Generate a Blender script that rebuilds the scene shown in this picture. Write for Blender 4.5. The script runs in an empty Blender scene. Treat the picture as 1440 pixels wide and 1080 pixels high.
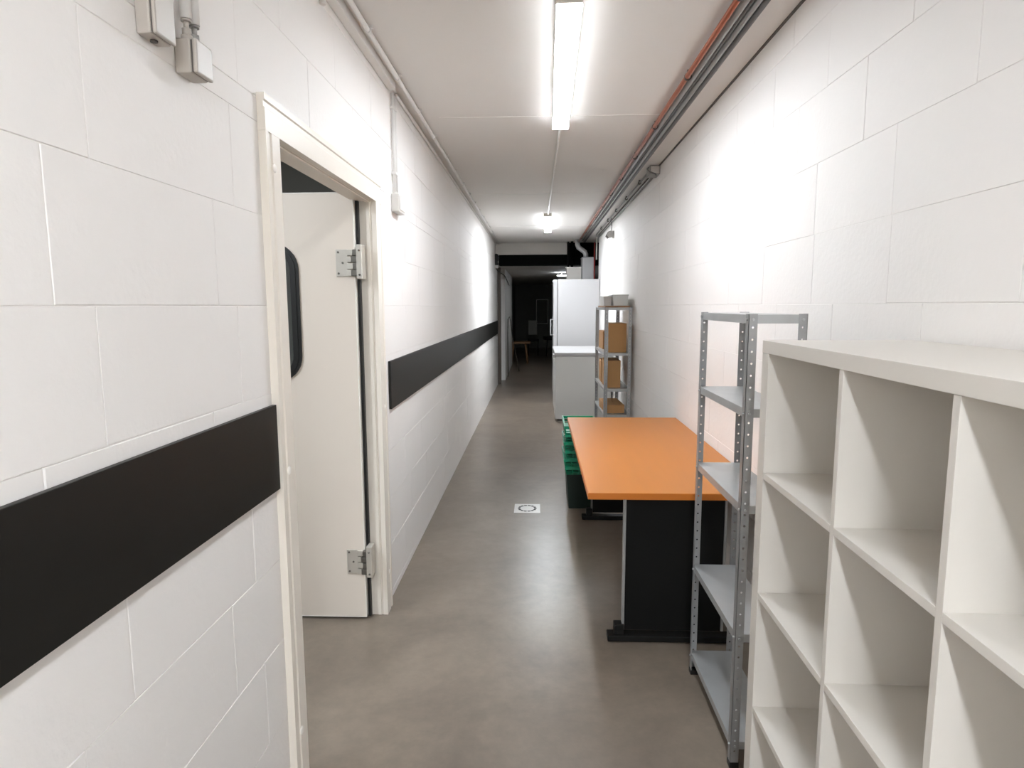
import bpy, bmesh, math, random
from mathutils import Vector, Matrix
random.seed(7)
PI = math.pi
C = bpy.context.scene.collection
scene = bpy.context.scene

# ------------------------------------------------------------------ materials
def lin(c):
    c = c / 255.0
    return c / 12.92 if c <= 0.04045 else ((c + 0.055) / 1.055) ** 2.4
def rgb(r, g, b): return (lin(r), lin(g), lin(b), 1.0)

def mat(name, col, rough=0.5, metal=0.0, var=0.04, vscale=6.0, bump=0.0, bscale=60.0, emit=0.0, spec=0.5, stretch=None, rvar=0.0, alpha=None):
    m = bpy.data.materials.new(name); m.use_nodes = True
    nt = m.node_tree; nd = nt.nodes; lk = nt.links
    b = nd['Principled BSDF']
    b.inputs['Roughness'].default_value = rough
    b.inputs['Metallic'].default_value = metal
    b.inputs['Specular IOR Level'].default_value = spec
    tc = nd.new('ShaderNodeTexCoord')
    src = tc.outputs['Object']
    if stretch:
        mp = nd.new('ShaderNodeMapping'); mp.inputs['Scale'].default_value = stretch
        lk.new(src, mp.inputs['Vector']); src = mp.outputs['Vector']
    no = nd.new('ShaderNodeTexNoise'); no.inputs['Scale'].default_value = vscale; no.inputs['Detail'].default_value = 5
    lk.new(src, no.inputs['Vector'])
    mx = nd.new('ShaderNodeMix'); mx.data_type = 'RGBA'
    mx.inputs['A'].default_value = (col[0]*(1-var), col[1]*(1-var), col[2]*(1-var), 1)
    mx.inputs['B'].default_value = (min(1, col[0]*(1+var)), min(1, col[1]*(1+var)), min(1, col[2]*(1+var)), 1)
    lk.new(no.outputs['Fac'], mx.inputs['Factor'])
    lk.new(mx.outputs['Result'], b.inputs['Base Color'])
    if rvar:
        mr = nd.new('ShaderNodeMapRange'); mr.inputs['From Min'].default_value = .3; mr.inputs['From Max'].default_value = .7
        mr.inputs['To Min'].default_value = rough - rvar; mr.inputs['To Max'].default_value = rough + rvar
        lk.new(no.outputs['Fac'], mr.inputs['Value']); lk.new(mr.outputs['Result'], b.inputs['Roughness'])
    if bump:
        n2 = nd.new('ShaderNodeTexNoise'); n2.inputs['Scale'].default_value = bscale; n2.inputs['Detail'].default_value = 6
        lk.new(tc.outputs['Object'], n2.inputs['Vector'])
        bp = nd.new('ShaderNodeBump'); bp.inputs['Strength'].default_value = bump; bp.inputs['Distance'].default_value = 0.004
        lk.new(n2.outputs['Fac'], bp.inputs['Height']); lk.new(bp.outputs['Normal'], b.inputs['Normal'])
    if emit:
        b.inputs['Emission Color'].default_value = (col[0], col[1], col[2], 1)
        b.inputs['Emission Strength'].default_value = emit
    return m

TUBE = 34.0
M = {}
M['block'] = mat('painted_block', rgb(235, 232, 229), .62, var=.012, vscale=3, bump=.3, bscale=60)
M['ceiling'] = mat('painted_concrete_ceiling', rgb(219, 216, 212), .75, var=.015, vscale=1.5, bump=.1, bscale=30)
M['seam'] = mat('ceiling_filler', rgb(238, 236, 232), .6)
M['frame'] = mat('cream_frame_paint', rgb(233, 226, 215), .38, var=.015, bump=.08, bscale=25)
M['leaf'] = mat('cream_door_laminate', rgb(222, 212, 200), .45, var=.02, vscale=2)
M['edge'] = mat('white_edge', rgb(240, 236, 228), .4)
M['board'] = mat('black_laminate', rgb(27, 26, 23), .42, spec=.3, var=.05, vscale=8)
M['black'] = mat('black_matt', rgb(14, 14, 13), .55, spec=.3)
M['rubber'] = mat('black_rubber', rgb(20, 20, 19), .45)
M['galv'] = mat('galvanised_steel', rgb(178, 180, 180), .38, metal=.55, var=.10, vscale=14, bump=.03, bscale=40)
M['galvd'] = mat('galvanised_post_steel', rgb(160, 161, 161), .42, metal=.5, var=.12, vscale=18)
M['hinge'] = mat('brushed_hinge', rgb(206, 201, 192), .35, metal=.5, var=.05, vscale=20)
M['screw'] = mat('screw_steel', rgb(120, 116, 110), .4, metal=.8)
M['white'] = mat('white_melamine', rgb(212, 207, 199), .42, var=.008, vscale=4)
M['fridge'] = mat('white_enamel', rgb(176, 175, 175), .3, var=.008)
M['fridge2'] = mat('freezer_enamel', rgb(208, 209, 207), .35, var=.01)
M['plastic'] = mat('light_grey_plastic', rgb(206, 203, 198), .4, var=.01)
M['plasticd'] = mat('mid_grey_plastic', rgb(150, 148, 144), .45, var=.02)
M['boxgrey'] = mat('aged_grey_plastic', rgb(184, 177, 169), .4, var=.01)
M['slot'] = mat('dark_gasket', rgb(92, 88, 84), .6)
M['conduit'] = mat('white_conduit', rgb(226, 224, 221), .4, var=.02)
M['conduitg'] = mat('grey_conduit', rgb(148, 148, 146), .35, metal=.4, var=.06, vscale=9)
M['conduitd'] = mat('dark_cable', rgb(92, 92, 92), .45, var=.08)
M['copper'] = mat('copper_pipe', rgb(160, 92, 66), .35, metal=.5, var=.14, vscale=5)
M['clip'] = mat('dark_clip', rgb(70, 62, 56), .5)
M['red'] = mat('red_paint', rgb(150, 52, 46), .45)
M['panelblack'] = mat('charcoal_panel', rgb(12, 12, 11), .6, spec=.2, var=.05)
M['green'] = mat('green_plastic', rgb(14, 140, 102), .35, var=.05)
M['greend'] = mat('dark_green_plastic', rgb(6, 30, 22), .5, var=.05)
M['card'] = mat('cardboard', rgb(178, 134, 86), .8, var=.06, vscale=10)
M['wood'] = mat('brown_wood', rgb(150, 112, 78), .6, var=.12, vscale=6, stretch=(1, 8, 1))
M['clear'] = mat('frosted_plastic', rgb(214, 216, 212), .25, var=.01)
M['duct'] = mat('duct_metal', rgb(176, 176, 176), .45, metal=.2, var=.04)
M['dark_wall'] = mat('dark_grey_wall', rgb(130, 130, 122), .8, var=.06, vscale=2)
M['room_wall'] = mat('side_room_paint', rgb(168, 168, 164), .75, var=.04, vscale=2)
M['beam'] = mat('black_beam_and_void_shade', rgb(6, 7, 6), .85, spec=.08)
M['bulk'] = mat('grey_bulkhead', rgb(196, 192, 186), .7, var=.03)
M['steel'] = mat('drain_steel', rgb(196, 193, 189), .35, metal=.3, var=.04)
M['brown'] = mat('dark_brown_jamb', rgb(90, 80, 72), .6, var=.05)
M['fabric'] = mat('pale_chair', rgb(170, 168, 160), .7)
M['mirror'] = mat('pane_dark', rgb(52, 54, 54), .12)

# laminated orange beech tabletop
def table_mat():
    m = mat('beech_laminate', rgb(180, 110, 34), .36, spec=.35, var=.05, vscale=3, stretch=(7, .7, 1))
    return m
M['beech'] = table_mat()
M['beeche'] = mat('beech_edging', rgb(196, 112, 34), .4, var=.06, vscale=8)

def floor_mat():
    m = bpy.data.materials.new('power_floated_concrete'); m.use_nodes = True
    nt = m.node_tree; nd = nt.nodes; lk = nt.links; b = nd['Principled BSDF']
    tc = nd.new('ShaderNodeTexCoord')
    n1 = nd.new('ShaderNodeTexNoise'); n1.inputs['Scale'].default_value = 1.6; n1.inputs['Detail'].default_value = 8; n1.inputs['Roughness'].default_value = .62; n1.inputs['Distortion'].default_value = .6
    n2 = nd.new('ShaderNodeTexNoise'); n2.inputs['Scale'].default_value = 14; n2.inputs['Detail'].default_value = 8; n2.inputs['Roughness'].default_value = .7
    lk.new(tc.outputs['Object'], n1.inputs['Vector']); lk.new(tc.outputs['Object'], n2.inputs['Vector'])
    r1 = nd.new('ShaderNodeValToRGB')
    r1.color_ramp.elements[0].position = .28; r1.color_ramp.elements[0].color = rgb(106, 96, 85)
    r1.color_ramp.elements[1].position = .72; r1.color_ramp.elements[1].color = rgb(134, 122, 109)
    lk.new(n1.outputs['Fac'], r1.inputs['Fac'])
    r2 = nd.new('ShaderNodeValToRGB')
    r2.color_ramp.elements[0].position = .3; r2.color_ramp.elements[0].color = (.84, .84, .84, 1)
    r2.color_ramp.elements[1].position = .7; r2.color_ramp.elements[1].color = (1.1, 1.1, 1.1, 1)
    lk.new(n2.outputs['Fac'], r2.inputs['Fac'])
    mx = nd.new('ShaderNodeMix'); mx.data_type = 'RGBA'; mx.blend_type = 'MULTIPLY'; mx.inputs['Factor'].default_value = .8
    lk.new(r1.outputs['Color'], mx.inputs['A']); lk.new(r2.outputs['Color'], mx.inputs['B'])
    lk.new(mx.outputs['Result'], b.inputs['Base Color'])
    n3 = nd.new('ShaderNodeTexNoise'); n3.inputs['Scale'].default_value = .9; n3.inputs['Detail'].default_value = 2
    lk.new(tc.outputs['Object'], n3.inputs['Vector'])
    mr = nd.new('ShaderNodeMapRange'); mr.inputs['To Min'].default_value = .285; mr.inputs['To Max'].default_value = .36
    lk.new(n3.outputs['Fac'], mr.inputs['Value']); lk.new(mr.outputs['Result'], b.inputs['Roughness'])
    bp = nd.new('ShaderNodeBump'); bp.inputs['Strength'].default_value = .06; bp.inputs['Distance'].default_value = .01
    lk.new(n2.outputs['Fac'], bp.inputs['Height']); lk.new(bp.outputs['Normal'], b.inputs['Normal'])
    return m
M['floor'] = floor_mat()

# lamps
def lamp_mat(name, strength):
    m = bpy.data.materials.new(name); m.use_nodes = True
    b = m.node_tree.nodes['Principled BSDF']
    b.inputs['Base Color'].default_value = (.9, .9, .9, 1)
    b.inputs['Emission Color'].default_value = (.87, .925, .985, 1)
    b.inputs['Emission Strength'].default_value = strength
    return m
M['lamp'] = lamp_mat('lit_diffuser', 19.0)
M['lampb'] = lamp_mat('lit_diffuser_rear', 40.0)
M['lampc'] = lamp_mat('lit_diffuser_far', 34.0)
M['lamps'] = lamp_mat('fill_diffuser_side_room', 44.0)
M['lampdim'] = lamp_mat('lit_diffuser_dim', 16.0)

# ------------------------------------------------------------------ geometry helpers
def box(bm, x0, x1, y0, y1, z0, z1, bev=0.0):
    vs = [bm.verts.new((x, y, z)) for x in (x0, x1) for y in (y0, y1) for z in (z0, z1)]
    f = [(0, 1, 3, 2), (4, 6, 7, 5), (0, 4, 5, 1), (2, 3, 7, 6), (0, 2, 6, 4), (1, 5, 7, 3)]
    fs = [bm.faces.new([vs[i] for i in q]) for q in f]
    if bev:
        es = {e for q in fs for e in q.edges}
        bmesh.ops.bevel(bm, geom=list(es), offset=bev, segments=2, profile=.6, affect='EDGES', clamp_overlap=True)
    return fs

def B(x0, x1, y0, y1, z0, z1, bev=0.0):
    bm = bmesh.new(); box(bm, x0, x1, y0, y1, z0, z1, bev); return bm

def tube(bm, pts, r, seg=12, cap=True):
    pts = [Vector(p) for p in pts]; n = len(pts); rings = []
    prev = None
    for i, p in enumerate(pts):
        if i == 0: t = pts[1] - p
        elif i == n - 1: t = p - pts[i-1]
        else: t = (pts[i+1] - p).normalized() + (p - pts[i-1]).normalized()
        t.normalize()
        if prev is None:
            up = Vector((0, 0, 1)) if abs(t.z) < .9 else Vector((1, 0, 0))
            a = t.cross(up).normalized()
        else:
            a = prev - t * prev.dot(t)
            a = a.normalized()
        prev = a; bq = t.cross(a)
        rings.append([bm.verts.new(p + a * r * math.cos(2*PI*k/seg) + bq * r * math.sin(2*PI*k/seg)) for k in range(seg)])
    for i in range(n-1):
        for k in range(seg):
            f = bm.faces.new([rings[i][k], rings[i][(k+1) % seg], rings[i+1][(k+1) % seg], rings[i+1][k]]); f.smooth = True
    if cap:
        bm.faces.new(rings[0][::-1]); bm.faces.new(rings[-1])

def T(pts, r, seg=12):
    bm = bmesh.new(); tube(bm, pts, r, seg); return bm

def prism(bm, prof, axis, a0, a1):
    """closed 2D profile extruded along an axis ('x','y','z')"""
    def P(u, v, a):
        return {'x': (a, u, v), 'y': (u, a, v), 'z': (u, v, a)}[axis]
    A = [bm.verts.new(P(u, v, a0)) for u, v in prof]; D = [bm.verts.new(P(u, v, a1)) for u, v in prof]
    n = len(prof)
    for i in range(n): bm.faces.new([A[i], A[(i+1) % n], D[(i+1) % n], D[i]])
    bm.faces.new(A[::-1]); bm.faces.new(D)

def obj(name, bm, m, parent=None, smooth=False, loc=None, **kw):
    bmesh.ops.recalc_face_normals(bm, faces=bm.faces)
    if smooth:
        for f in bm.faces: f.smooth = True
    me = bpy.data.meshes.new(name); bm.to_mesh(me); bm.free()
    o = bpy.data.objects.new(name, me); C.objects.link(o)
    if not isinstance(m, (list, tuple)): m = [m]
    for x in m: me.materials.append(x)
    # vertices are authored in the parent's frame; give a top-level mesh a sensible origin
    if loc is not None:
        me.transform(Matrix.Translation(-Vector(loc))); o.location = loc
    if parent is not None: o.parent = parent
    for k, v in kw.items(): o[k] = v
    return o

def thing(name, label, cat, loc=(0, 0, 0), rotz=0, group=None):
    o = bpy.data.objects.new(name, None); C.objects.link(o); o.empty_display_size = .1
    o.location = loc; o.rotation_euler = (0, 0, rotz); o['label'] = label; o['category'] = cat
    if group: o['group'] = group
    return o

def tag(o, label, cat, group=None):
    o['label'] = label; o['category'] = cat
    if group: o['group'] = group
    return o

def struct(name, bm, m, parent=None, **kw):
    o = obj(name, bm, m, parent, **kw)
    if parent is None: o['kind'] = 'structure'
    return o

def copy_tree(o, parent=None):
    c = o.copy(); C.objects.link(c)
    if parent is not None: c.parent = parent
    for ch in list(o.children): copy_tree(ch, c)
    return c

# ------------------------------------------------------------------ setting
XL, XR, ZC = -0.767, 1.007, 2.675
WT = .10                                   # left wall thickness
DY0, DY1, DZ = 1.862, 2.955, 2.017         # clear opening of the side door

struct('floor', B(-4.2, 4.0, -6, 23.2, -.1, 0), M['floor'])
# block walls: real raised block faces with tooled joints
def block_wall(bm, X, sgn, courses, y0, y1, keep, thick, W=.52):
    """sgn +1: face looks to +X. courses: list of (z0,z1,phase). keep(): list of rects (y0,y1,z0,z1) in which blocks may stand"""
    g, d = .0026, .0019
    for z0, z1, ph in courses:
        k0 = int(math.floor((y0 - ph) / W)) - 1; k1 = int(math.ceil((y1 - ph) / W)) + 1
        for k in range(k0, k1):
            a, c = ph + k*W, ph + (k+1)*W
            for (ky0, ky1, kz0, kz1) in keep:
                A, Cc, Z0, Z1 = max(a, ky0, y0), min(c, ky1, y1), max(z0, kz0), min(z1, kz1)
                if Cc - A < .004 or Z1 - Z0 < .004: continue
                j = random.uniform(-.0006, .0006)
                gy0 = g*random.uniform(.5, 1.3)*(1.7 if random.random() < .25 else 1) if abs(A-a) < 1e-6 else 0
                gy1 = g*random.uniform(.45, 1.25) if abs(Cc-c) < 1e-6 else 0
                gz0 = g*random.uniform(.45, 1.1) if abs(Z0-z0) < 1e-6 else 0
                gz1 = g*random.uniform(.45, 1.1) if abs(Z1-z1) < 1e-6 else 0
                xb, xf, xs = X - sgn*d, X + sgn*j, X - sgn*(d*.3)
                o = [(A, Z0), (Cc, Z0), (Cc, Z1), (A, Z1)]
                q1 = [(A+gy0*.45, Z0+gz0*.45), (Cc-gy1*.45, Z0+gz0*.45), (Cc-gy1*.45, Z1-gz1*.45), (A+gy0*.45, Z1-gz1*.45)]
                q2 = [(A+gy0, Z0+gz0), (Cc-gy1, Z0+gz0), (Cc-gy1, Z1-gz1), (A+gy0, Z1-gz1)]
                R0 = [bm.verts.new((xb, p[0], p[1])) for p in o]
                R1 = [bm.verts.new((xb, p[0], p[1])) for p in q1]
                R2 = [bm.verts.new((xs + (xf-xs)*.0, p[0], p[1])) for p in [(q1[i][0]*.6+q2[i][0]*.4, q1[i][1]*.6+q2[i][1]*.4) for i in range(4)]]
                R3 = [bm.verts.new((xf, p[0], p[1])) for p in q2]
                for Ra, Rb in ((R0, R1), (R1, R2), (R2, R3)):
                    for i in range(4): bm.faces.new([Ra[i], Ra[(i+1) % 4], Rb[(i+1) % 4], Rb[i]])
                bm.faces.new(R3)
                # body of the block behind the face
    for (ky0, ky1, kz0, kz1) in keep:
        A, Cc = max(ky0, y0), min(ky1, y1)
        x0, x1 = sorted((X - sgn*thick, X - sgn*d*1.02))
        box(bm, x0, x1, A, Cc, kz0, kz1)

J = 1.538
def mk_courses(phases, special=None):
    cs = []
    for k in range(-7, 6):
        z0, z1 = J + .25*k, J + .25*(k+1)
        if z1 <= 0: continue
        cs.append([max(z0, -.0), min(z1, ZC), phases.get(k, 1.0 + (.26 if k % 2 else 0.0))])
    return cs
phL = {0: .977, 1: 1.085, -1: 1.07, -2: .921, -3: 1.087, -4: .953, -5: 1.114, -6: .90, -7: 1.1}
cl = []
for z0, z1, ph in mk_courses(phL):
    if z0 > 2.0: continue
    cl.append((z0, z1, ph))
# thin make-up course level with the head of the door, then full blocks again
cl += [(2.038, 2.103, 1.45), (2.103, 2.353, 1.66), (2.353, 2.603, 1.44), (2.603, ZC, 1.7)]
bm = bmesh.new()
block_wall(bm, XL, 1, cl, -6, 12.25, [(-6, DY0-.02, 0, ZC), (DY0-.02, DY1+.02, DZ+.02, ZC), (DY1+.02, 12.25, 0, ZC)], WT)
struct('wall_left', bm, M['block'])
phR = {0: 1.914-.52*3, 1: 1.918-.52*3, 2: 1.555, 3: 1.831, 4: 2.655, -1: 2.2, -2: 1.9, -3: 2.15, -4: 1.95, -5: 2.2, -6: 1.9, -7: 2.2}
cr = [(a, c, p) for a, c, p in mk_courses(phR) if c - a > .01]
bm = bmesh.new()
block_wall(bm, XR, -1, cr, -6, 10.5, [(-6, 10.5, 0, ZC)], .2, W=.505)
struct('wall_right', bm, M['block'])
struct('ceiling', B(-1.1, 1.4, -6, 11.9, ZC, ZC+.15), M['ceiling'])
for i, (y, x0, x1) in enumerate([(3.98, -.60, .78), (6.62, -.60, .78), (9.25, -.60, .78), (1.3, -.60, .78), (-1.3, -.6, .78)]):
    struct('trim_%d' % (i+1), B(x0, x1, y-.005, y+.005, ZC-.0022, ZC+.001, .001), M['seam'])
struct('wall_back', B(-1.1, 1.4, -6.2, -6, 0, ZC), M['block'])
# shadow gap of the ceiling slab along the right wall
struct('trim_6', B(XR-.012, XR-.0005, -6, 10.5, ZC-.0055, ZC-.0005), M['slot'])

# side room behind the open door
struct('wall_side_room', B(-4.15, -4.0, -.5, 6.2, 0, 2.9), M['room_wall'])
struct('wall_side_room_near', B(-4.0, XL-WT-.001, -.6, -.5, 0, 2.9), M['room_wall'])
struct('wall_side_room_far', B(-4.0, XL-WT-.001, 6.1, 6.2, 0, 2.9), M['room_wall'])
struct('ceiling_side_room', B(-4.0, XL-WT-.3, -.5, 6.1, 2.9, 3.0), M['room_wall'])

# far end of the corridor
struct('wall_far_bulkhead', B(XL-.3, .545, 11.72, 11.9, 2.46, ZC-.001), M['bulk'])
struct('trim_7', B(-.70, 1.4, 11.68, 11.95, 2.27, 2.459, .006), M['beam'])
struct('wall_far_void_shade', B(.546, 1.4, 11.74, 11.9, 2.46, ZC-.001), M['beam'])  # black panel painted as the darkness of the open void
struct('ceiling_far', B(-2.2, 3.0, 11.96, 23, 2.28, 2.4), M['ceiling'])
struct('wall_far_left', B(-1.5, -.655, 12.95, 16.6, 0, 2.279), M['block'])
struct('wall_far_left_dark', B(-2.2, -.80, 16.61, 23, 0, 2.279), M['dark_wall'])  # carries on the lit wall, its fade to dark put into the grey
struct('wall_far_end', B(-2.2, 3.0, 23.0, 23.15, 0, 2.4), M['dark_wall'])
struct('wall_far_right', B(2.6, 2.75, 10.51, 23, 0, 2.75), M['dark_wall'])
struct('wall_far_right_return', B(1.208, 2.6, 10.40, 10.5, 0, 2.75), M['dark_wall'])
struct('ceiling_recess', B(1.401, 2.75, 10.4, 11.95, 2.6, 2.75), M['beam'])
struct('wall_recess_left', B(-1.5, -1.4, 12.0, 12.95, 0, 2.5), M['dark_wall'])
struct('wall_left_return', B(-1.5, XL-WT-.001, 11.9, 12.0, 0, 2.6), M['dark_wall'])
struct('trim_8', B(XL-.02, XL+.06, 12.26, 12.40, 0, 2.269, .004), M['brown'])
struct('trim_9', B(-.775, -.735, 12.86, 12.94, 0, 2.05, .004), M['edge'])

# ------------------------------------------------------------------ side door
door = bpy.data.objects.new('door_1', None); C.objects.link(door); door['kind'] = 'structure'
door.location = (XL, DY1, 0)
dl = Vector(door.location)
def dpart(name, bm, m, parent=None, **kw):
    bmesh.ops.translate(bm, verts=bm.verts, vec=-dl)
    return obj(name, bm, m, parent or door, **kw)
FX = -.745
def arch(y0, y1, z0, z1, vertical=True, inner=1):
    """moulded casing board: flat with a raised inner bead"""
    bm = bmesh.new()
    if vertical:
        a, c = (y0, y1)
        prof = [(XL-.001, a), (FX, a), (FX, a+.018), (FX-.004, a+.022), (FX-.004, a+.036), (FX, a+.040), (FX, c), (XL-.001, c)] if inner > 0 else \
               [(XL-.001, a), (FX, a), (FX, c-.040), (FX-.004, c-.036), (FX-.004, c-.022), (FX, c-.018), (FX, c), (XL-.001, c)]
        prism(bm, prof, 'z', z0, z1)
    else:
        prof = [(XL-.001, z0), (FX, z0), (FX, z1-.040), (FX-.004, z1-.036), (FX-.004, z1-.022), (FX, z1-.018), (FX, z1), (XL-.001, z1)]
        prism(bm, prof, 'y', y0, y1)
    return bm
ZT = 2.117
cas = []
cas.append(dpart('casing', arch(1.768, DY0, 0.0, DZ), M['frame']))
cas.append(dpart('casing', arch(DY1, 3.062, 0.0, DZ, inner=-1), M['frame']))
cas.append(dpart('casing', arch(1.768, 3.062, DZ+.0005, ZT, vertical=False), M['frame']))
JD = XL - WT + .012
dpart('jamb', B(JD, XL-.002, DY0-.02, DY0-.0005, 0, DZ+.02, .002), M['frame'])
dpart('jamb', B(JD, XL-.002, DY1+.0005, DY1+.02, 0, DZ+.02, .002), M['frame'])
dpart('head_jamb', B(JD, XL-.002, DY0+.0005, DY1-.0005, DZ+.0005, DZ+.02, .002), M['frame'])
dpart('door_stop', B(-.792, -.775, DY1-.006, DY1-.0005, 0.002, DZ, .001), M['frame'])
dpart('door_stop', B(-.792, -.775, DY0+.001, DY1-.007, DZ-.006, DZ-.0005, .001), M['frame'])
for (y, z) in [(1.815, 1.925), (1.815, 1.046), (1.815, .20), (3.012, 1.925), (3.012, 1.046), (3.012, .20)]:
    bm = bmesh.new(); bmesh.ops.create_uvsphere(bm, u_segments=20, v_segments=10, radius=.013)
    bmesh.ops.scale(bm, verts=bm.verts, vec=(.35, 1, 1)); bmesh.ops.translate(bm, verts=bm.verts, vec=(FX, y, z))
    dpart('bolt_cap', bm, M['edge'], smooth=True)
dpart('seal_or_gap_shade', B(-.836, -.8235, DY1-.026, DY1+.0003, .004, DZ-.001, .001), M['rubber'])  # black strip standing in for the shade in the gap beside the leaf
# leaf stands open into the side room, square to the corridor
LX1, LX0, LY0, LY1, LZ0, LZ1 = -.838, -1.82, 2.905, 2.942, .012, 2.05
# leaf with rounded window opening
def rrect(x0, x1, z0, z1, r, n=8):
    pts = []
    for cx, cz, a0 in ((x1-r, z1-r, 0), (x0+r, z1-r, PI/2), (x0+r, z0+r, PI), (x1-r, z0+r, 3*PI/2)):
        for k in range(n+1):
            a = a0 + PI/2*k/n; pts.append((cx + r*math.cos(a), cz + r*math.sin(a)))
    return pts
WX0, WX1, WZ0, WZ1, WR = -1.56, -1.13, 1.21, 1.80, .095
def holed_plate(bm, outer, hole, y0, y1):
    rings = []
    n = len(hole); q = n//4
    corners = [(outer[1], outer[3]), (outer[0], outer[3]), (outer[0], outer[2]), (outer[1], outer[2])]
    for y in (y0, y1):
        H = [bm.verts.new((x, y, z)) for x, z in hole]; O = [bm.verts.new((x, y, z)) for x, z in corners]
        rings.append((H, O))
        for c in range(4):
            for k in range(q-1): bm.faces.new([O[c], H[c*q+k], H[c*q+k+1]])
            nx = (c+1) % 4
            bm.faces.new([O[c], H[c*q+q-1], H[(nx*q) % n], O[nx]])
    (H0, O0), (H1, O1) = rings
    for i in range(n): bm.faces.new([H0[i], H0[(i+1) % n], H1[(i+1) % n], H1[i]])
    for i in range(4): bm.faces.new([O0[i], O0[(i+1) % 4], O1[(i+1) % 4], O1[i]])
bm = bmesh.new(); holed_plate(bm, (LX0, LX1-.003, LZ0+.004, LZ1-.004), rrect(WX0, WX1, WZ0, WZ1, WR), LY0, LY1)
leaf = dpart('door_leaf', bm, M['leaf'])
bm = bmesh.new()
box(bm, LX1-.0028, LX1, LY0-.001, LY1+.001, LZ0, LZ1)
box(bm, LX0, LX1-.003, LY0-.001, LY1+.001, LZ1-.0035, LZ1); box(bm, LX0, LX1-.003, LY0-.001, LY1+.001, LZ0, LZ0+.0035)
dpart('edge_band', bm, M['edge'], leaf)
def ring(bm, a, b_, y0, y1):
    n = len(a)
    V = [[bm.verts.new((x, y, z)) for x, z in p] for y in (y0, y1) for p in (a, b_)]
    A0, B0, A1, B1 = V
    for i in range(n):
        j = (i+1) % n
        bm.faces.new([A0[i], A0[j], B0[j], B0[i]]); bm.faces.new([A1[i], A1[j], B1[j], B1[i]])
        bm.faces.new([A0[i], A0[j], A1[j], A1[i]]); bm.faces.new([B0[i], B0[j], B1[j], B1[i]])
bm = bmesh.new()
ring(bm, rrect(WX0-.028, WX1+.028, WZ0-.028, WZ1+.028, WR+.028), rrect(WX0+.012, WX1-.012, WZ0+.012, WZ1-.012, WR-.012), LY0-.008, LY0-.0003)
ring(bm, rrect(WX0-.014, WX1+.014, WZ0-.014, WZ1+.014, WR+.014), rrect(WX0-.002, WX1+.002, WZ0-.002, WZ1+.002, WR+.002), LY0-.011, LY0-.0082)
dpart('window_gasket', bm, M['rubber'], leaf)
def glass_mat():
    m = bpy.data.materials.new('window_glass'); m.use_nodes = True
    b = m.node_tree.nodes['Principled BSDF']; b.inputs['Transmission Weight'].default_value = 1; b.inputs['Roughness'].default_value = .02
    b.inputs['Base Color'].default_value = (.55, .58, .57, 1); b.inputs['IOR'].default_value = 1.45
    return m
M['glass'] = glass_mat()
dpart('window_pane', B(WX0+.001, WX1-.001, LY0+.012, LY0+.018, WZ0+.03, WZ1-.03), M['glass'], leaf)
# spring hinges
def hinge(z0, z1):
    zc = (z0+z1)/2
    h = dpart('hinge', B(-.925, -.872, LY0-.006, LY0-.0005, z0, z1, .0015), M['hinge'])
    for dx, dz in ((-.913, .048), (-.913, -.048), (-.893, 0)):
        bm = bmesh.new(); bmesh.ops.create_cone(bm, cap_ends=True, segments=12, radius1=.0048, radius2=.0048, depth=.003)
        bmesh.ops.rotate(bm, verts=bm.verts, matrix=Matrix.Rotation(PI/2, 3, 'X')); bmesh.ops.translate(bm, verts=bm.verts, vec=(dx, LY0-.0075, zc+dz))
        dpart('screw', bm, M['screw'], h)
    bm = bmesh.new(); n = 4; hh = (z1-z0)
    for k in range(n):
        a = z0 + hh*k/n + .001; c = z0 + hh*(k+1)/n - .002
        sh = .008 if k % 2 else 0
        box(bm, -.871, -.853+sh, LY0-.016, LY0+.001, a, c, .003)
    dpart('knuckle', bm, M['hinge'], h)
    bm = bmesh.new()
    for k in range(n):
        a = z0 + hh*k/n + .001; c = z0 + hh*(k+1)/n - .002
        sh = .008 if k % 2 else 0
        box(bm, -.851+sh, -.826, LY0-.022, LY0-.002, a, c, .003)
    dpart('knuckle', bm, M['screw'], h)
    bm = bmesh.new(); box(bm, -.825, -.798, LY0-.026, DY1-.012, z0-.012, z1+.02, .003)
    dpart('hinge_bracket', bm, M['hinge'], h)
    bm = bmesh.new()
    for dz in (-.055, .055): 
        b2 = bmesh.new(); bmesh.ops.create_uvsphere(b2, u_segments=10, v_segments=6, radius=.005)
        bmesh.ops.translate(b2, verts=b2.verts, vec=(-.811, LY0-.027, zc+dz)); me = bpy.data.meshes.new('t'); b2.to_mesh(me); b2.free(); bm.from_mesh(me); bpy.data.meshes.remove(me)
    dpart('screw', bm, M['screw'], h)
hinge(1.672, 1.795); hinge(.238, .360)

# ------------------------------------------------------------------ black wall boards
for nm, y0, y1, lab in (('n', -3.0, 1.766, 'black protection board on the block wall on the camera side of the doorway'),
                        ('f', 3.19, 12.2, 'black protection board running down the wall beyond the doorway')):
    o = obj('wall_protection_board', B(XL+.0012, XL+.014, y0, y1, 1.004, 1.254, .0015), M['board'], loc=(XL+.008, y0, 1.129))
    tag(o, lab, 'wall board')

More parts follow.
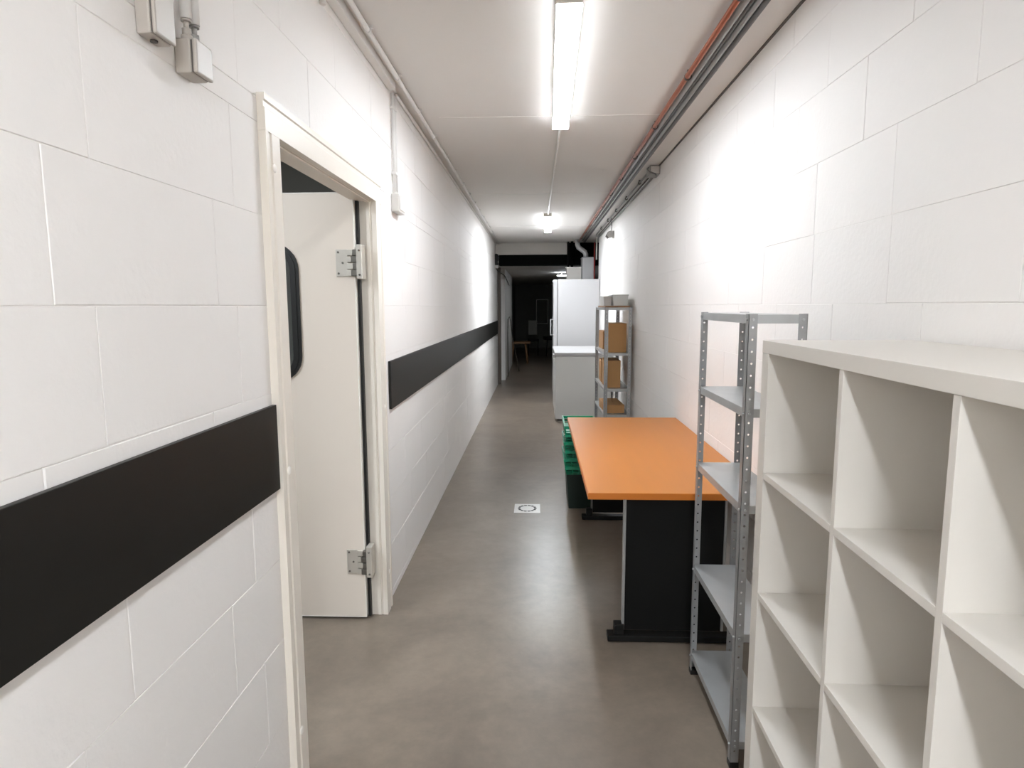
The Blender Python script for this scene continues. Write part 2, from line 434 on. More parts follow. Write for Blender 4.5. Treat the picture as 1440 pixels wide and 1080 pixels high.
# ------------------------------------------------------------------ lamps
def ceiling_light(x, y0, L, rot, lab, m=None, grp='strip lights along the corridor'):
    t = thing('ceiling_light', lab, 'light', (x, y0, ZC), rot, grp)
    obj('housing', B(-.049, .049, 0, L, -.046, -.001, .003), M['white'], t)
    obj('diffuser', B(-.0485, .0485, .0005, L-.0005, -.0490, -.0465), m or M['lamp'], t)
    for a, c in ((-.003, -.0003), (L+.0003, L+.003)):
        obj('end_cap', B(-.048, .048, a, c, -.044, -.002, .001), M['white'], t)
    return t
ceiling_light(.117, 2.455, 1.635, -.0162, 'long white strip light on the ceiling nearest the camera')
ceiling_light(.132, 8.02, 1.635, -.0162, 'small far strip light on the ceiling before the dark opening', M['lampc'])
ceiling_light(.04, -1.95, 1.60, -.0162, 'strip light on the ceiling just behind the camera', M['lampb'])
ceiling_light(.03, -4.6, 1.60, -.0162, 'added strip light on the ceiling at the rear end of the corridor, for extra light', M['lampb'])  # extra unseen lamp, added to throw more light forward
o = ceiling_light(-2.3, .5, 1.60, 0, 'added fill light on the ceiling of the side room, brightening the open door leaf', M['lamps'], None); o.location.z = 2.9  # invented unseen lamp, added to brighten the door leaf
o = thing('ceiling_light', 'dim strip light under the low ceiling beyond the black beam', 'light', (.46, 14.5, 2.28), -PI/2)
for a in (.08, .45): obj('hanger', B(-.008, .008, a, a+.02, -.0545, -.0005, .001), M['white'], o)
obj('diffuser', B(-.02, .02, 0, .55, -.085, -.055, .008), M['lampdim'], o)

# conduit feeding the lamps
o = obj('ceiling_conduit', T([(.146, 4.10, ZC-.009), (.135, 8.01, ZC-.009)], .0075), M['conduit'], loc=(.146, 4.10, ZC-.009))
tag(o, 'thin white conduit along the ceiling between the two strip lights', 'conduit')

# ------------------------------------------------------------------ left wall trunking and conduits
t = thing('cable_trunking', 'white cable trunking in the upper left corner of wall and ceiling', 'trunking', (XL, -3, ZC))
bm = bmesh.new(); box(bm, .002, .040, 0, 6.36, -.040, -.001, .003); obj('trunk_body', bm, M['conduit'], t)
o = obj('lower_conduit', T([(XL+.012, 3.50, 2.655), (XL+.012, 12.1, 2.655)], .009), M['conduit'], loc=(XL+.012, 3.5, 2.655)); o.name = 'wall_conduit'
tag(o, 'thin white conduit under the ceiling beyond the dropped conduits, against the wall', 'conduit')
t = thing('wall_conduit', 'long white conduit clipped to the ceiling beside the left wall', 'conduit', (XL+.072, -3, ZC-.016))
obj('pipe', T([(0, 0, 0), (0, 15.1, 0)], .0105), M['conduit'], t)
for k in range(20):
    y = .95 + k*.55 + 2.0
    bm = bmesh.new(); tube(bm, [(0, y, 0), (0, y+.016, 0)], .0135, 14); box(bm, -.014, .022, y, y+.016, .006, .0155)
    obj('clip', bm, M['conduit'], t)
t = thing('dropped_conduit', 'pair of white conduits dropping to the switch beside the door frame', 'conduit', (XL+.013, 3.40, 2.125))
obj('pipe', T([(0, 0, .012), (0, 0, .51)], .0085), M['conduit'], t)
obj('pipe', T([(0, .045, .012), (0, .045, .51)], .0085), M['conduit'], t)
for z in (.10, .43): obj('clip', B(-.0125, .011, -.012, .057, z, z+.014, .002), M['conduit'], t)
t = thing('light_switch', 'small white surface switch box below the dropped conduits', 'light switch', (XL+.001, 3.36, 2.03))
obj('box_body', B(0, .040, 0, .155, 0, .092, .004), M['plastic'], t)
obj('rocker', B(.0402, .046, .02, .135, .012, .08, .003), M['edge'], t)
obj('cable_gland', T([(.013, .04, .0925), (.013, .04, .106)], .011), M['plastic'], t)
o = obj('conduit_end', T([(XL+.012, 2.33, 2.59), (XL+.012, 2.33, 2.6348)], .011), M['conduit'], loc=(XL+.012, 2.33, 2.59)); o.name = 'conduit_stub'
tag(o, 'short stub of conduit under the trunking above the door', 'conduit')

# electrical boxes near the camera
def ebox(name, lab, y0, y1, z0, z1, dep, cat):
    t = thing(name, lab, cat, (XL+.001, y0, z0))
    W, H = y1-y0, z1-z0
    obj('box_body', B(0, dep*.72, 0, W, 0, H, .004), M['boxgrey'], t)
    obj('gasket', B(dep*.7205, dep*.80, .003, W-.003, .003, H-.003), M['slot'], t)
    obj('cover', B(dep*.8005, dep, 0, W, 0, H, .004), M['boxgrey'], t)
    return t
t1 = ebox('switch_enclosure', 'larger grey plastic wall box at the top edge, its lid facing the corridor', 1.243, 1.312, 2.055, 2.185, .040, 'electrical box')
obj('drain_plug', T([(.014, .034, -.0005), (.014, .034, -.004)], .007), M['slot'], t1)
t2 = ebox('socket_enclosure', 'smaller grey plastic wall box with two cable glands on top', 1.372, 1.440, 2.028, 2.098, .048, 'electrical box')
for y in (.018, .05):
    bm = bmesh.new(); tube(bm, [(.020, y, .0705), (.020, y, .080)], .0115, 16); tube(bm, [(.020, y, .0805), (.020, y, .094)], .0095, 8)
    tube(bm, [(.020, y, .0945), (.020, y, .108)], .0055, 12); tube(bm, [(.020, y, .1085), (.020, y, .1125)], .0105, 16)
    obj('cable_gland', bm, M['plasticd'] if y > .03 else M['boxgrey'], t2)
for y, lab in ((1.391, 'white conduit rising from the nearer gland of the small wall box'), (1.423, 'white conduit rising from the farther gland of the small wall box')):
    o = obj('riser_conduit', T([(XL+.021, y, 2.142), (XL+.021, y, 2.632)], .0115, 16), M['conduit'], loc=(XL+.021, y, 2.142)); tag(o, lab, 'conduit')
o = obj('riser_conduit', T([(XL+.018, 1.28, 2.186), (XL+.018, 1.28, 2.632)], .0115, 16), M['conduit'], loc=(XL+.018, 1.28, 2.19)); tag(o, 'white conduit rising from the larger wall box', 'conduit')

# ------------------------------------------------------------------ right ceiling services
PX = .735
t = thing('copper_pipe', 'copper water pipe clipped under the ceiling beside the grey conduits', 'pipe', (PX, -3, ZC-.033))
obj('pipe', T([(0, 0, 0), (-.01, 14.2, 0)], .0125, 14), M['copper'], t)
for k, y in enumerate([.8, 1.65, 2.45, 3.26, 4.12, 4.93, 5.73, 6.5, 7.25, 8.1, 8.95, 9.8, 10.6]):
    yy = y + 3; bm = bmesh.new()
    n = 14; r0, r1 = .0135, .0185
    for w in (0,):
        ri = []
        for yv in (yy-.007, yy+.007):
            ri.append([[bm.verts.new((r*math.cos(2*PI*i/n), yv, r*math.sin(2*PI*i/n))) for i in range(n)] for r in (r0, r1)])
        for i in range(n):
            j = (i+1) % n
            bm.faces.new([ri[0][0][i], ri[0][0][j], ri[0][1][j], ri[0][1][i]]); bm.faces.new([ri[1][0][i], ri[1][0][j], ri[1][1][j], ri[1][1][i]])
            bm.faces.new([ri[0][1][i], ri[0][1][j], ri[1][1][j], ri[1][1][i]]); bm.faces.new([ri[0][0][i], ri[0][0][j], ri[1][0][j], ri[1][0][i]])
    box(bm, -.004, .004, yy-.004, yy+.004, .0186, .0325)
    obj('clip', bm, M['clip'], t)
for x, z, r, m, lab, y1 in ((.772, .020, .0145, 'conduitg', 'grey steel conduit under the ceiling right next to the copper pipe', 11.2),
                        (.800, .012, .0095, 'conduitd', 'thin dark cable between the two grey conduits under the ceiling', 11.2),
                        (.824, .016, .0125, 'conduitg', 'grey steel conduit in the middle of the ceiling pipe bundle', 11.3),
                        (.851, .018, .0125, 'conduitd', 'dark grey conduit on the wall side of the ceiling pipe bundle', 11.4)):
    o = obj('ceiling_pipe', T([(x, -3, ZC-z-.004), (x-.01, y1, ZC-z-.004)], r, 12), M[m], loc=(x, -3, ZC-z-.004)); tag(o, lab, 'pipe')
t = thing('pipe_hangers', 'row of dark brackets carrying the ceiling pipe bundle', 'bracket', (.81, 0, ZC))
for y in (1.65, 3.27, 4.95, 6.52, 8.12, 9.82):
    obj('bracket', B(-.057, .066, y-.006, y+.006, -.006, -.0005), M['clip'], t)
# conduits that start at the junction box
t = thing('junction_box', 'grey junction box high on the right wall beside the pipe bundle', 'junction box', (XR-.085, 5.36, 2.602))
obj('box_body', B(0, .084, 0, .16, 0, .068, .004), M['plasticd'], t)
obj('cover', B(.006, .078, -.006, -.0005, .006, .062, .002), M['plastic'], t)
o = obj('wall_conduit', T([(XR-.014, 5.53, 2.628), (XR-.014, 10.3, 2.628)], .009), M['conduitg'], loc=(XR-.014, 5.53, 2.628)); tag(o, 'thin grey conduit leaving the junction box along the right wall', 'conduit')
t = thing('wall_conduit', 'thin grey conduit with dark saddles between pipe bundle and right wall', 'conduit', (XR-.068, 5.53, 2.650))
obj('pipe', T([(0, 0, 0), (0, 4.75, 0)], .008), M['conduitg'], t)
for k in range(5):
    y = .45 + k*.86; bm = bmesh.new(); tube(bm, [(0, y, 0), (0, y+.02, 0)], .0155, 14); box(bm, -.008, .008, y, y+.02, .008, .0245); obj('clip', bm, M['clip'], t)
o = obj('loose_cable', T([(XR-.092, 5.37, 2.655), (XR-.118, 5.30, 2.63), (XR-.10, 5.26, 2.60), (XR-.05, 5.30, 2.592), (XR-.03, 5.38, 2.595)], .006, 8), M['conduitd'], loc=(XR-.1, 5.37, 2.65))
tag(o, 'dark cable looping out of the junction box', 'cable')

# floodlight on the wall
t = thing('floodlight', 'small grey floodlight on the right wall above the racks', 'floodlight', (XR, 8.42, 2.46))
obj('wall_bracket', B(-.022, 0, .02, .06, -.055, .045, .002), M['plastic'], t)
bm = bmesh.new(); prism(bm, [(-.03, .05), (-.085, .03), (-.100, -.015), (-.07, -.045), (-.03, -.04)], 'y', 0, .085); obj('lamp_head', bm, M['plasticd'], t)
bm = bmesh.new(); prism(bm, [(-.088, .020), (-.108, -.022), (-.080, -.055), (-.073, -.047), (-.101, -.016)], 'y', -.004, .089); obj('glass_rim', bm, M['clip'], t)
o = obj('floodlight_cable', T([(XR-.068, 8.2, 2.632), (XR-.066, 8.3, 2.61), (XR-.04, 8.40, 2.60), (XR-.032, 8.44, 2.56), (XR-.035, 8.45, 2.515)], .005, 8), M['conduitd'], loc=(XR-.05, 8.4, 2.55)); tag(o, 'dark cable dropping from the conduit to the floodlight', 'cable')

# ------------------------------------------------------------------ floor drain
t = thing('floor_drain', 'square steel floor drain with a ring of slots', 'drain', (-.073, 4.63, 0))
bm = bmesh.new()
prof = []
s = .098
box(bm, -s, s, -s*1.08, s*1.08, .0003, .003, .001)
obj('cover_plate', bm, M['steel'], t)
for k in range(14):
    a = 2*PI*k/14
    bm = bmesh.new(); box(bm, -.011, .011, -.009, .009, .0031, .0038)
    bmesh.ops.rotate(bm, verts=bm.verts, matrix=Matrix.Rotation(a+PI/2, 3, 'Z')); bmesh.ops.translate(bm, verts=bm.verts, vec=(.062*math.cos(a), .068*math.sin(a), 0))
    obj('slot', bm, M['black'], t)

# ------------------------------------------------------------------ white cube bookcase
t = thing('cube_bookcase', 'white cube bookcase with open square compartments in the right foreground', 'bookcase', (.605, 1.71, 0), -.0175)
H, TT, PT, TH, D = 1.4414, .033, .048, .0165, .388
PV, P1, PW = .336, .448, .353          # compartment rhythm measured down and along the front
cuts = [P1, P1+PW, P1+2*PW]
Wt = P1 + 3*PW + .02 - .0 + PT - .0
obj('top_board', B(0, D, -Wt, 0, H-TT, H, .0012), M['white'], t)
obj('base_board', B(0, D, -Wt, 0, 0, TT, .0012), M['white'], t)
obj('side_panel', B(.0005, D, -PT+.0, -.0005, TT+.0003, H-TT-.0003, .0012), M['white'], t)
obj('side_panel', B(.0005, D, -Wt+.0005, -Wt+PT, TT+.0003, H-TT-.0003, .0012), M['white'], t)
for c in cuts: obj('divider', B(.0015, D-.004, -c-TH, -c, TT+.0003, H-TT-.0003, .0008), M['white'], t)
edges = [PT] + [v for c in cuts for v in (c, c+TH)] + [Wt-PT]
for r in range(1, 4):
    zt = H - TT - r*PV + TH*1.0
    for i in range(4):
        obj('shelf', B(.0015, D-.004, -edges[2*i+1]+.0003, -edges[2*i]-.0003, zt-TH, zt, .0008), M['white'], t)

# ------------------------------------------------------------------ galvanised racks
def flange(bm, w, h, pitch, r, first=.03, mode='x', off=0.0, th=.0016):
    """perforated strip w wide, h tall in plane mode; real octagonal holes"""
    n = int((h-first)//pitch)
    zs = [0.0]
    def P(u, z, k): 
        return (u, k, z) if mode == 'x' else (k, u, z)
    for k in (off, off+th):
        z = 0.0
        for i in range(n):
            zc = first + (i+.5)*pitch; za, zb = zc - pitch/2, zc + pitch/2
            if i == 0 and za > 0: 
                v = [bm.verts.new(P(u, q, k)) for u, q in ((0, 0), (w, 0), (w, za), (0, za))]; bm.faces.new(v)
            oc = [bm.verts.new(P(w/2 + r*math.cos(a), zc + r*math.sin(a), k)) for a in [PI/4*j for j in range(8)]]
            cr_ = [bm.verts.new(P(u, q, k)) for u, q in ((w, zc), (w, zb), (w/2, zb), (0, zb), (0, zc), (0, za), (w/2, za), (w, za))]
            for j in range(8): bm.faces.new([oc[j], cr_[j], cr_[(j+1) % 8], oc[(j+1) % 8]])
        zl = first + n*pitch
        v = [bm.verts.new(P(u, q, k)) for u, q in ((0, zl), (w, zl), (w, h), (0, h))]; bm.faces.new(v)
    for u in (0, w):
        v = [bm.verts.new(P(u, q, k)) for q, k in ((0, off), (h, off), (h, off+th), (0, off+th))]; bm.faces.new(v)
    v = [bm.verts.new(P(u, h, k)) for u, k in ((0, off), (w, off), (w, off+th), (0, off+th))]; bm.faces.new(v)

def rack(name, label, x0, x1, y0, y1, Ht, shelves, lip=.027, fw=.027, pitch=.037):
    t = thing(name, label, 'shelving rack', (x0, y0, 0))
    W, L = x1-x0, y1-y0
    for sx in (0, 1):
        for sy in (0, 1):
            bm = bmesh.new()
            flange(bm, fw, Ht-.012, pitch, .0036, mode='x')     # flange facing along the corridor
            flange(bm, fw, Ht-.012, pitch, .0036, mode='y')     # flange facing across
            if sx: bmesh.ops.scale(bm, verts=bm.verts, vec=(-1, 1, 1))
            if sy: bmesh.ops.scale(bm, verts=bm.verts, vec=(1, -1, 1))
            bmesh.ops.translate(bm, verts=bm.verts, vec=(W*sx, L*sy, .012))
            p = obj('post', bm, M['galvd'], t)
            bm = bmesh.new()
            box(bm, -.002, fw+.002, -.002, fw+.002, 0, .020, .002)
            if sx: bmesh.ops.scale(bm, verts=bm.verts, vec=(-1, 1, 1))
            if sy: bmesh.ops.scale(bm, verts=bm.verts, vec=(1, -1, 1))
            bmesh.ops.translate(bm, verts=bm.verts, vec=(W*sx, L*sy, 0))
            obj('foot', bm, M['rubber'], p)
    e = .002
    for z in shelves:
        bm = bmesh.new()
        box(bm, e, W-e, e, L-e, z-.0015, z)
        box(bm, e, e+.0012, e, L-e, z-lip, z-.0016); box(bm, W-e-.0012, W-e, e, L-e, z-lip, z-.0016)
        box(bm, e+.0013, W-e-.0013, e, e+.0012, z-lip, z-.0016); box(bm, e+.0013, W-e-.0013, L-e-.0012, L-e, z-lip, z-.0016)
        box(bm, e+.0013, e+.014, e+.0013, L-e-.0013, z-lip, z-lip+.0012); box(bm, W-e-.014, W-e-.0013, e+.0013, L-e-.0013, z-lip, z-lip+.0012)
        s = obj('shelf', bm, M['galv'], t)
        for sy in (0, 1):
            for (px, py, ax) in ((fw*.5, 0 if not sy else L, 'y'), (W-fw*.5, 0 if not sy else L, 'y'), (0, fw*.5 if not sy else L-fw*.5, 'x')):
                bm = bmesh.new(); zc = z-lip*.55
                d = .0045
                if ax == 'y':
                    sg = -1 if not sy else 1
                    tube(bm, [(px, py+sg*.0002, zc), (px, py+sg*d, zc)], .0042, 8)
                else: tube(bm, [(-.0002, py, zc), (-d, py, zc)], .0042, 8)
                obj('bolt', bm, M['galv'], s)
    return t
rack('shelving_rack', 'narrow empty galvanised steel rack between the white bookcase and the orange table',
     .645, .822, 1.95, 2.512, 1.508, [1.5055, 1.214, .904, .472, .094])
rack('shelving_rack', 'galvanised steel rack holding cardboard boxes, beside the white chest freezer',
     .695, .972, 6.50, 7.52, 1.515, [1.512, 1.045, .672, .40, .10], fw=.036)
# what stands on the far rack
def carton(name, lab, x, y, z, w, l, h, rot=0, m='card', cat='box'):
    t = thing(name, lab, cat, (x, y, z), rot)
    obj('carton_body', B(-w/2, w/2, -l/2, l/2, .0005, h, .003), M[m], t)
    bm = bmesh.new(); box(bm, -w/2+.001, -.001, -l/2, l/2, h+.0003, h+.003); box(bm, .001, w/2-.001, -l/2, l/2, h+.0003, h+.003); obj('flap', bm, M[m], t)
    return t
carton('cardboard_box', 'tall cardboard box on the upper shelf of the far rack, on the wall side', .835, 6.78, 1.046, .185, .42, .30)
carton('cardboard_box', 'light cardboard box at the back of the upper shelf of the far rack', .835, 7.28, 1.046, .20, .36, .20, .03)
carton('cardboard_box', 'cardboard box on the middle shelf of the far rack, below the tall one', .800, 6.80, .673, .155, .40, .285)
carton('cardboard_box', 'brown box at the back of the middle shelf of the far rack', .82, 7.28, .673, .18, .36, .24, -.03)
carton('cardboard_box', 'flat cardboard box on the low shelf of the far rack, seen over the table', .815, 6.85, .401, .20, .50, .085, .04)
t = thing('wooden_tray', 'thin brown wooden tray on top of the far rack', 'tray', (.835, 7.0, 1.513))
obj('tray_base', B(-.125, .13, -.40, .40, .0005, .0185, .003), M['wood'], t)
t = thing('plastic_container', 'frosted plastic container standing on the wooden tray, wall side', 'container', (.885, 6.95, 1.532))
bm = bmesh.new(); prism(bm, [(-.075, .0), (.07, .0), (.078, .105), (-.083, .105)], 'y', -.22, .22); obj('tub', bm, M['clear'], t)
obj('lid', B(-.088, .083, -.225, .225, .1055, .117, .003), M['clear'], t)
t = thing('plastic_container', 'white plastic container on the wooden tray, corridor side, next to the frosted one', 'container', (.758, 7.02, 1.532))
bm = bmesh.new(); prism(bm, [(-.040, .0), (.034, .0), (.038, .092), (-.044, .092)], 'y', -.20, .20); obj('tub', bm, M['plastic'], t)
obj('lid', B(-.046, .041, -.205, .205, .0925, .102, .003), M['plastic'], t)

# ------------------------------------------------------------------ table
t = thing('work_table', 'orange beech table with black panel legs against the right wall', 'table', (.61, 3.58, 0))
x0, x1, y0, y1 = .2215-.61, 1.001-.61, 2.648-3.58, 4.512-3.58
obj('tabletop', B(x0+.002, x1-.002, y0+.002, y1-.002, .7015, .730, .002), M['beech'], t)
bm = bmesh.new()
box(bm, x0, x0+.0018, y0, y1, .7015, .7285); box(bm, x1-.0018, x1, y0, y1, .7015, .7285)
box(bm, x0+.002, x1-.002, y0, y0+.0018, .7015, .7285); box(bm, x0+.002, x1-.002, y1-.0018, y1, .7015, .7285)
obj('edge_band', bm, M['beeche'], t)
for s in (0, 1):
    ya = 2.755-3.58 if s == 0 else 4.405-3.58
    pa, pb = .402-.61, .838-.61
    lp = obj('leg_panel', B(pa, pb, ya-.011, ya+.011, .055, .7005, .001), M['panelblack'], t)
    for a, c in ((pa-.012, pa-.0005), (pb+.0005, pb+.012)): obj('edge_strip', B(a, c, ya-.014, ya+.014, .055, .7005, .002), M['galvd' if s == 0 else 'conduitd'], lp)
    f = obj('leg_foot', B(.325-.61, .915-.61, ya-.03, ya+.03, .006, .034, .004), M['black'], t)
    obj('foot_block', B(.355-.61, .40-.61, ya-.022, ya+.022, .0345, .085, .004), M['black'], f)
    for x in (.34, .90): obj('foot_glide', T([(x-.61, ya, 0), (x-.61, ya, .0058)], .014), M['rubber'], f)
obj('modesty_panel', B(.60-.61, .616-.61, 2.775-3.58, 4.385-3.58, .42, .7005, .001), M['panelblack'], t)

# ------------------------------------------------------------------ green crates
def crate_mesh(m, W, L, Hh, taper, th=.004):
    """open tapered crate with slotted walls, built from real bars"""
    root = thing('plastic_crate', '', 'crate')
    bm = bmesh.new()
    def q(u, v, z):   # u,v in 0..1 across, returns tapered point
        s = taper*(1 - z/Hh)
        return (-W/2+s + u*(W-2*s), -L/2+s + v*(L-2*s), z)
    def bar(a, b_, w=.005): tube(bm, [a, b_], w, 6)
    for z in (.004, Hh*.34):
        c = [q(0, 0, z), q(1, 0, z), q(1, 1, z), q(0, 1, z)]
        for i in range(4): bar(c[i], c[(i+1) % 4], .004)
    for k in range(9):
        v = k/8
        bar(q(0, v, .004), q(0, v, Hh-.008), .004); bar(q(1, v, .004), q(1, v, Hh-.008), .004)
    for k in range(1, 5):
        u = k/5
        bar(q(u, 0, .004), q(u, 0, Hh-.008), .004); bar(q(u, 1, .004), q(u, 1, Hh-.008), .004)
    # floor of the crate
    a = q(0, 0, 0.0); b2 = q(1, 1, 0.0)
    box(bm, a[0], b2[0], a[1], b2[1], 0.0, .003)
    obj('basket', bm, m, root)
    bm = bmesh.new()
    o = [(-W/2-.008, -L/2-.008), (W/2+.008, -L/2-.008), (W/2+.008, L/2+.008), (-W/2-.008, L/2+.008)]
    i_ = [(-W/2+.004, -L/2+.004), (W/2-.004, -L/2+.004), (W/2-.004, L/2-.004), (-W/2+.004, L/2-.004)]
    V = [[bm.verts.new((x, y, z)) for x, y in p] for z in (Hh-.022, Hh) for p in (o, i_)]
    O0, I0, O1, I1 = V
    for i in range(4):
        j = (i+1) % 4
        for A_, B_ in ((O0, I0), (O1, I1), (O0, O1), (I0, I1)): bm.faces.new([A_[i], A_[j], B_[j], B_[i]])
    obj('rim', bm, m, root)
    return root
cx, cy = .335, 4.83
base_labels = ['topmost green plastic crate in the stack behind the table',
               'second green plastic crate from the top of the stack',
               'third green plastic crate from the top of the stack',
               'fourth green plastic crate from the top of the stack',
               'fifth green plastic crate from the top of the stack',
               'lowest of the bright green crates, above the dark green crate at the floor']
proto = crate_mesh(M['green'], .245, .44, .0615, .006)
for i in range(6):
    o = proto if i == 0 else copy_tree(proto)
    o.location = (cx + (.006 if i % 2 else -.002), cy + .004*(i % 3), .645 - .0615 - i*.0625)
    o['label'] = base_labels[i]; o['group'] = 'green crates stacked behind the table'; o['category'] = 'crate'
t = thing('plastic_crate', 'dark green crate on the floor under the bright green ones', 'crate', (cx+.005, cy+.005, 0), 0, 'green crates stacked behind the table')
bm = bmesh.new()
W2, L2 = .115, .205
def rq(z, s): return [(-W2-s, -L2-s, z), (W2+s, -L2-s, z), (W2+s, L2+s, z), (-W2-s, L2+s, z)]
V = [[bm.verts.new(p) for p in rq(z, s)] for z, s in ((0, -.018), (.270, .0), (.270, -.004), (.004, -.022))]
bm.faces.new(V[0]); bm.faces.new(V[3])
for A_, B_ in ((V[0], V[1]), (V[1], V[2]), (V[2], V[3])):
    for i in range(4): bm.faces.new([A_[i], A_[(i+1) % 4], B_[(i+1) % 4], B_[i]])
obj('basket', bm, M['greend'], t)

# ------------------------------------------------------------------ freezer and fridge
t = thing('chest_freezer', 'low white chest freezer in front of the tall fridge', 'freezer', (.245, 8.30, 0))
obj('cabinet_body', B(0, .74, 0, 1.37, .025, .868, .008), M['fridge2'], t)
lid = obj('lid', B(-.012, .745, -.012, 1.375, .872, .918, .010), M['fridge'], t)
obj('hinge_cover', B(.52, .70, -.022, -.0125, .876, .905, .003), M['fridge'], lid)
obj('handle', B(-.030, -.0125, .10, .30, .845, .885, .004), M['fridge'], t)
obj('plinth', B(.03, .72, .02, 1.35, 0, .0248), M['black'], t)
t = thing('tall_fridge', 'tall white fridge standing against the right wall', 'fridge', (.262, 10.22, 0))
obj('cabinet_body', B(.072, .738, 0, .66, .04, 1.955, .006), M['fridge'], t)
dr = obj('door', B(0, .062, .002, .658, .10, 1.95, .008), M['fridge'], t)
obj('seal_or_gap_shade', B(.0625, .0715, .01, .65, .11, 1.94), M['slot'], t)
bm = bmesh.new(); tube(bm, [(-.0005, .05, 1.06), (-.04, .05, 1.06), (-.042, .05, 1.07), (-.042, .05, 1.30), (-.04, .05, 1.31), (-.0005, .05, 1.31)], .009, 8); obj('handle', bm, M['fridge'], dr)
obj('hinge_cap', B(-.012, .05, .01, .06, 1.905, 1.935, .004), M['fridge'], dr)
obj('plinth', B(.03, .72, .03, .64, 0, .0395), M['black'], t)

# ------------------------------------------------------------------ ducts and columns at the end
o = obj('duct_pipe', T([(.705, 11.2, 2.674), (.705, 11.2, 2.585), (.722, 11.2, 2.54), (.83, 11.2, 2.46), (.848, 11.2, 2.42), (.848, 11.2, 2.362)], .044, 20), M['duct'], loc=(.705, 11.2, 2.67))
tag(o, 'grey offset duct pipe dropping from the ceiling above the fridge', 'duct')
t = thing('air_duct', 'tall grey sheet metal duct behind the fridge, under the offset pipe', 'duct', (.775, 11.0, 0))
obj('duct_body', B(0, .205, 0, .35, 0, 2.345, .003), M['duct'], t); obj('flange_plate', B(-.006, .211, -.006, .356, 2.3455, 2.358, .002), M['duct'], t)
t = thing('metal_cabinet', 'grey metal cabinet behind the fridge with a pale top edge, left of the duct', 'cabinet', (.51, 11.0, 0))
obj('cabinet_body', B(0, .25, 0, .35, 0, 2.175, .003), M['bulk'], t); obj('top_edge', B(-.02, .252, -.008, .355, 2.1755, 2.190, .002), M['edge'], t)
for x, y, z0, z1, r, m, lab in ((.56, 11.55, 0, 2.675, .018, 'black', 'black vertical pipe beside the end of the grey bulkhead'),
                            (.625, 11.50, 0, 2.675, .024, 'beam', 'thick black vertical pipe left of the offset duct'),
                            (.978, 10.95, 0, 2.60, .012, 'red', 'red vertical pipe behind the far end of the right wall'),
                            (1.000, 10.80, 2.30, 2.675, .012, 'edge', 'white vertical pipe beside the red pipe'),
                            (-.728, 12.50, 2.0, 2.66, .014, 'red', 'red vertical pipe at the far end of the left wall')):
    o = obj('vertical_pipe', T([(x, y, z0), (x, y, z1)], r), M[m], loc=(x, y, z0)); tag(o, lab, 'pipe')
o = obj('steel_column', B(1.03, 1.075, 10.62, 10.70, 0, 2.6, .003), M['conduitd'], loc=(1.05, 10.66, 0)); tag(o, 'dark grey steel column just past the right wall', 'column')
t = thing('wall_device', 'black box fixed high on the left wall before the dark opening', 'control box', (XL+.001, 11.55, 2.27))
obj('case', B(0, .045, 0, .30, 0, .20, .006), M['black'], t); obj('button', T([(.0455, .12, .06), (.054, .12, .06)], .016), M['edge'], t)
obj('bracket', B(0, .06, .04, .10, -.05, -.0005, .003), M['plastic'], t)
o = obj('sagging_cable', T([(-.752, 11.7, 2.215), (-.735, 11.9, 2.18), (-.66, 12.5, 2.14), (-.64, 12.9, 2.11), (-.638, 13.5, 2.06), (-.638, 14.5, 2.0)], .008, 8), M['black'], loc=(-.7, 12.4, 2.15)); tag(o, 'black cable running from the wall device into the dark section', 'cable')

# ------------------------------------------------------------------ dim far room
t = thing('wooden_bench', 'low brown wooden table with splayed legs in the dark far section', 'table', (-.45, 16.9, 0))
obj('tabletop', B(-.32, .27, -.25, .25, .535, .575, .004), M['wood'], t)
for sx in (-1, 1):
    for sy in (-1, 1):
        bm = bmesh.new(); tube(bm, [(sx*.16-.02, sy*.18, .534), (sx*.22-.02, sy*.21, .0)], .025, 8); obj('leg', bm, M['wood'], t)
t = thing('folded_frame', 'thin bent metal frame leaning against the far left wall', 'frame', (-.60, 13.6, 0))
obj('tube_frame', T([(-.03, 0, .0), (-.035, .02, .90), (-.028, .04, 1.24), (.0, .05, 1.30), (.03, .06, 1.20), (.06, .2, .85), (.14, .8, .30), (.18, 1.1, .0)], .011, 8), M['screw'], t)
t = thing('upholstered_chair', 'pale chair back in the gloom of the far room', 'chair', (-.12, 19.6, 0))
obj('backrest', B(-.16, .12, .20, .25, .62, 1.08, .03), M['fabric'], t)
obj('seat', B(-.18, .18, -.22, .20, .44, .50, .02), M['black'], t)
for sx in (-1, 1):
    for sy in (-1, 1): obj('leg', T([(sx*.15, sy*.17-.01, 0), (sx*.15, sy*.17-.01, .439)], .014, 8), M['black'], t)
t = thing('round_stool', 'dark seat beside the pale chair in the far room', 'stool', (.42, 19.2, 0))
obj('seat', T([(0, 0, .50), (0, 0, .60)], .24, 20), M['black'], t)
for k in range(4):
    a = PI/4+PI/2*k; obj('leg', T([(.14*math.cos(a), .14*math.sin(a), .499), (.2*math.cos(a), .2*math.sin(a), 0)], .015, 8), M['black'], t)
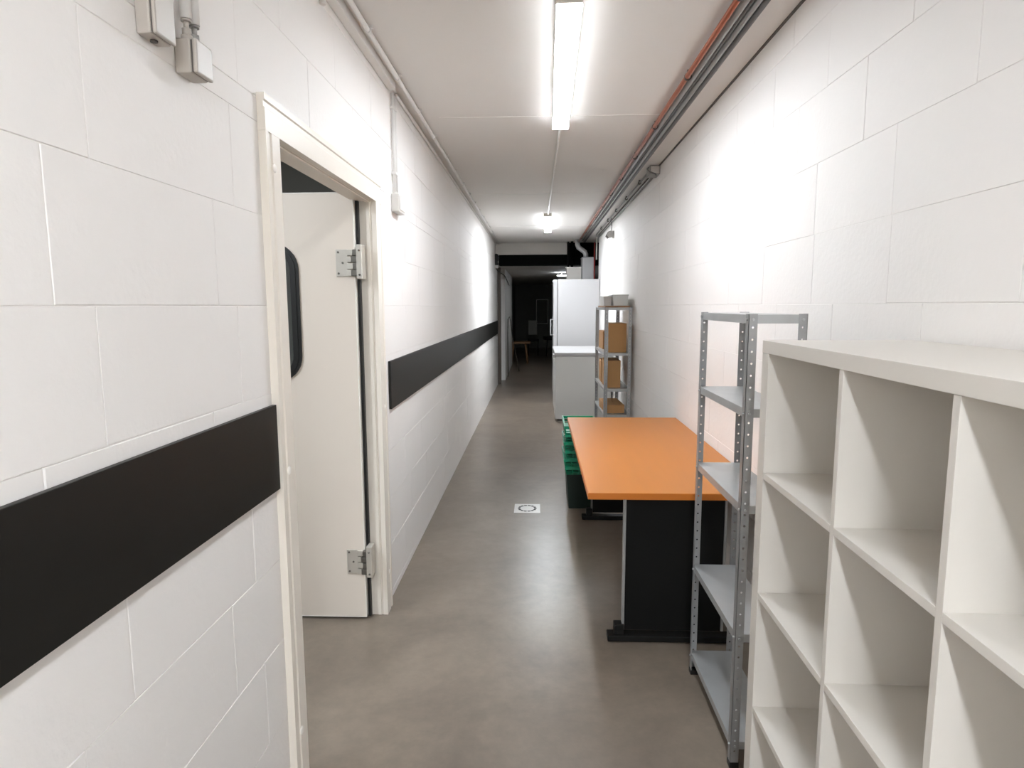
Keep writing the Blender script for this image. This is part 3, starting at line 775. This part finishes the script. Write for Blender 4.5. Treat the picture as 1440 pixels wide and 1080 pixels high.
t = thing('framed_board', 'thin pale outlined frame on the dark end wall', 'frame', (.185, 22.99, .88))
bm = bmesh.new(); box(bm, -.22, -.195, -.03, -.001, 0, .88); box(bm, .195, .22, -.03, -.001, 0, .88); box(bm, -.1949, .1949, -.03, -.001, .855, .88); box(bm, -.1949, .1949, -.03, -.001, 0, .025)
obj('frame_moulding', bm, M['edge'], t); obj('board_face', B(-.1948, .1948, -.012, -.001, .0255, .8545), M['dark_wall'], t)

# ------------------------------------------------------------------ camera
f, yaw, pitch, roll, CH = 882.77, .0401, -.1241, -.0037, 1.5355
def ray(px, py):
    u = (px-720)/f; v = (py-540)/f
    cr_, sr = math.cos(roll), math.sin(roll); u, v = u*cr_+v*sr, -u*sr+v*cr_
    y, z, x = -v, 1.0, u
    cp, sp = math.cos(pitch), math.sin(pitch); y, z = y*cp+z*sp, -y*sp+z*cp
    cy_, sy = math.cos(yaw), math.sin(yaw); x, z = x*cy_-z*sy, x*sy+z*cy_
    return Vector((x, z, y))
F = ray(720, 540); R_ = (ray(721, 540)-F).normalized(); U = (ray(720, 539)-F).normalized(); F = F.normalized()
cam = bpy.data.cameras.new('camera'); co = bpy.data.objects.new('camera', cam); C.objects.link(co)
mw = Matrix((( R_.x, U.x, -F.x, 0), (R_.y, U.y, -F.y, 0), (R_.z, U.z, -F.z, CH), (0, 0, 0, 1)))
co.matrix_world = mw
cam.sensor_fit = 'HORIZONTAL'; cam.sensor_width = 36; cam.lens = f/1440*36; cam.clip_start = .02; cam.clip_end = 100
scene.camera = co

w = bpy.data.worlds.new('world'); scene.world = w; w.use_nodes = True
w.node_tree.nodes['Background'].inputs['Color'].default_value = (.5, .52, .55, 1)
w.node_tree.nodes['Background'].inputs['Strength'].default_value = .02
vs = scene.view_settings
vs.view_transform = 'Standard'; vs.look = 'None'; vs.gamma = 1; vs.use_curve_mapping = False; vs.exposure = 1.95
cy = scene.cycles
cy.max_bounces = 14; cy.diffuse_bounces = 8; cy.glossy_bounces = 4; cy.transmission_bounces = 6
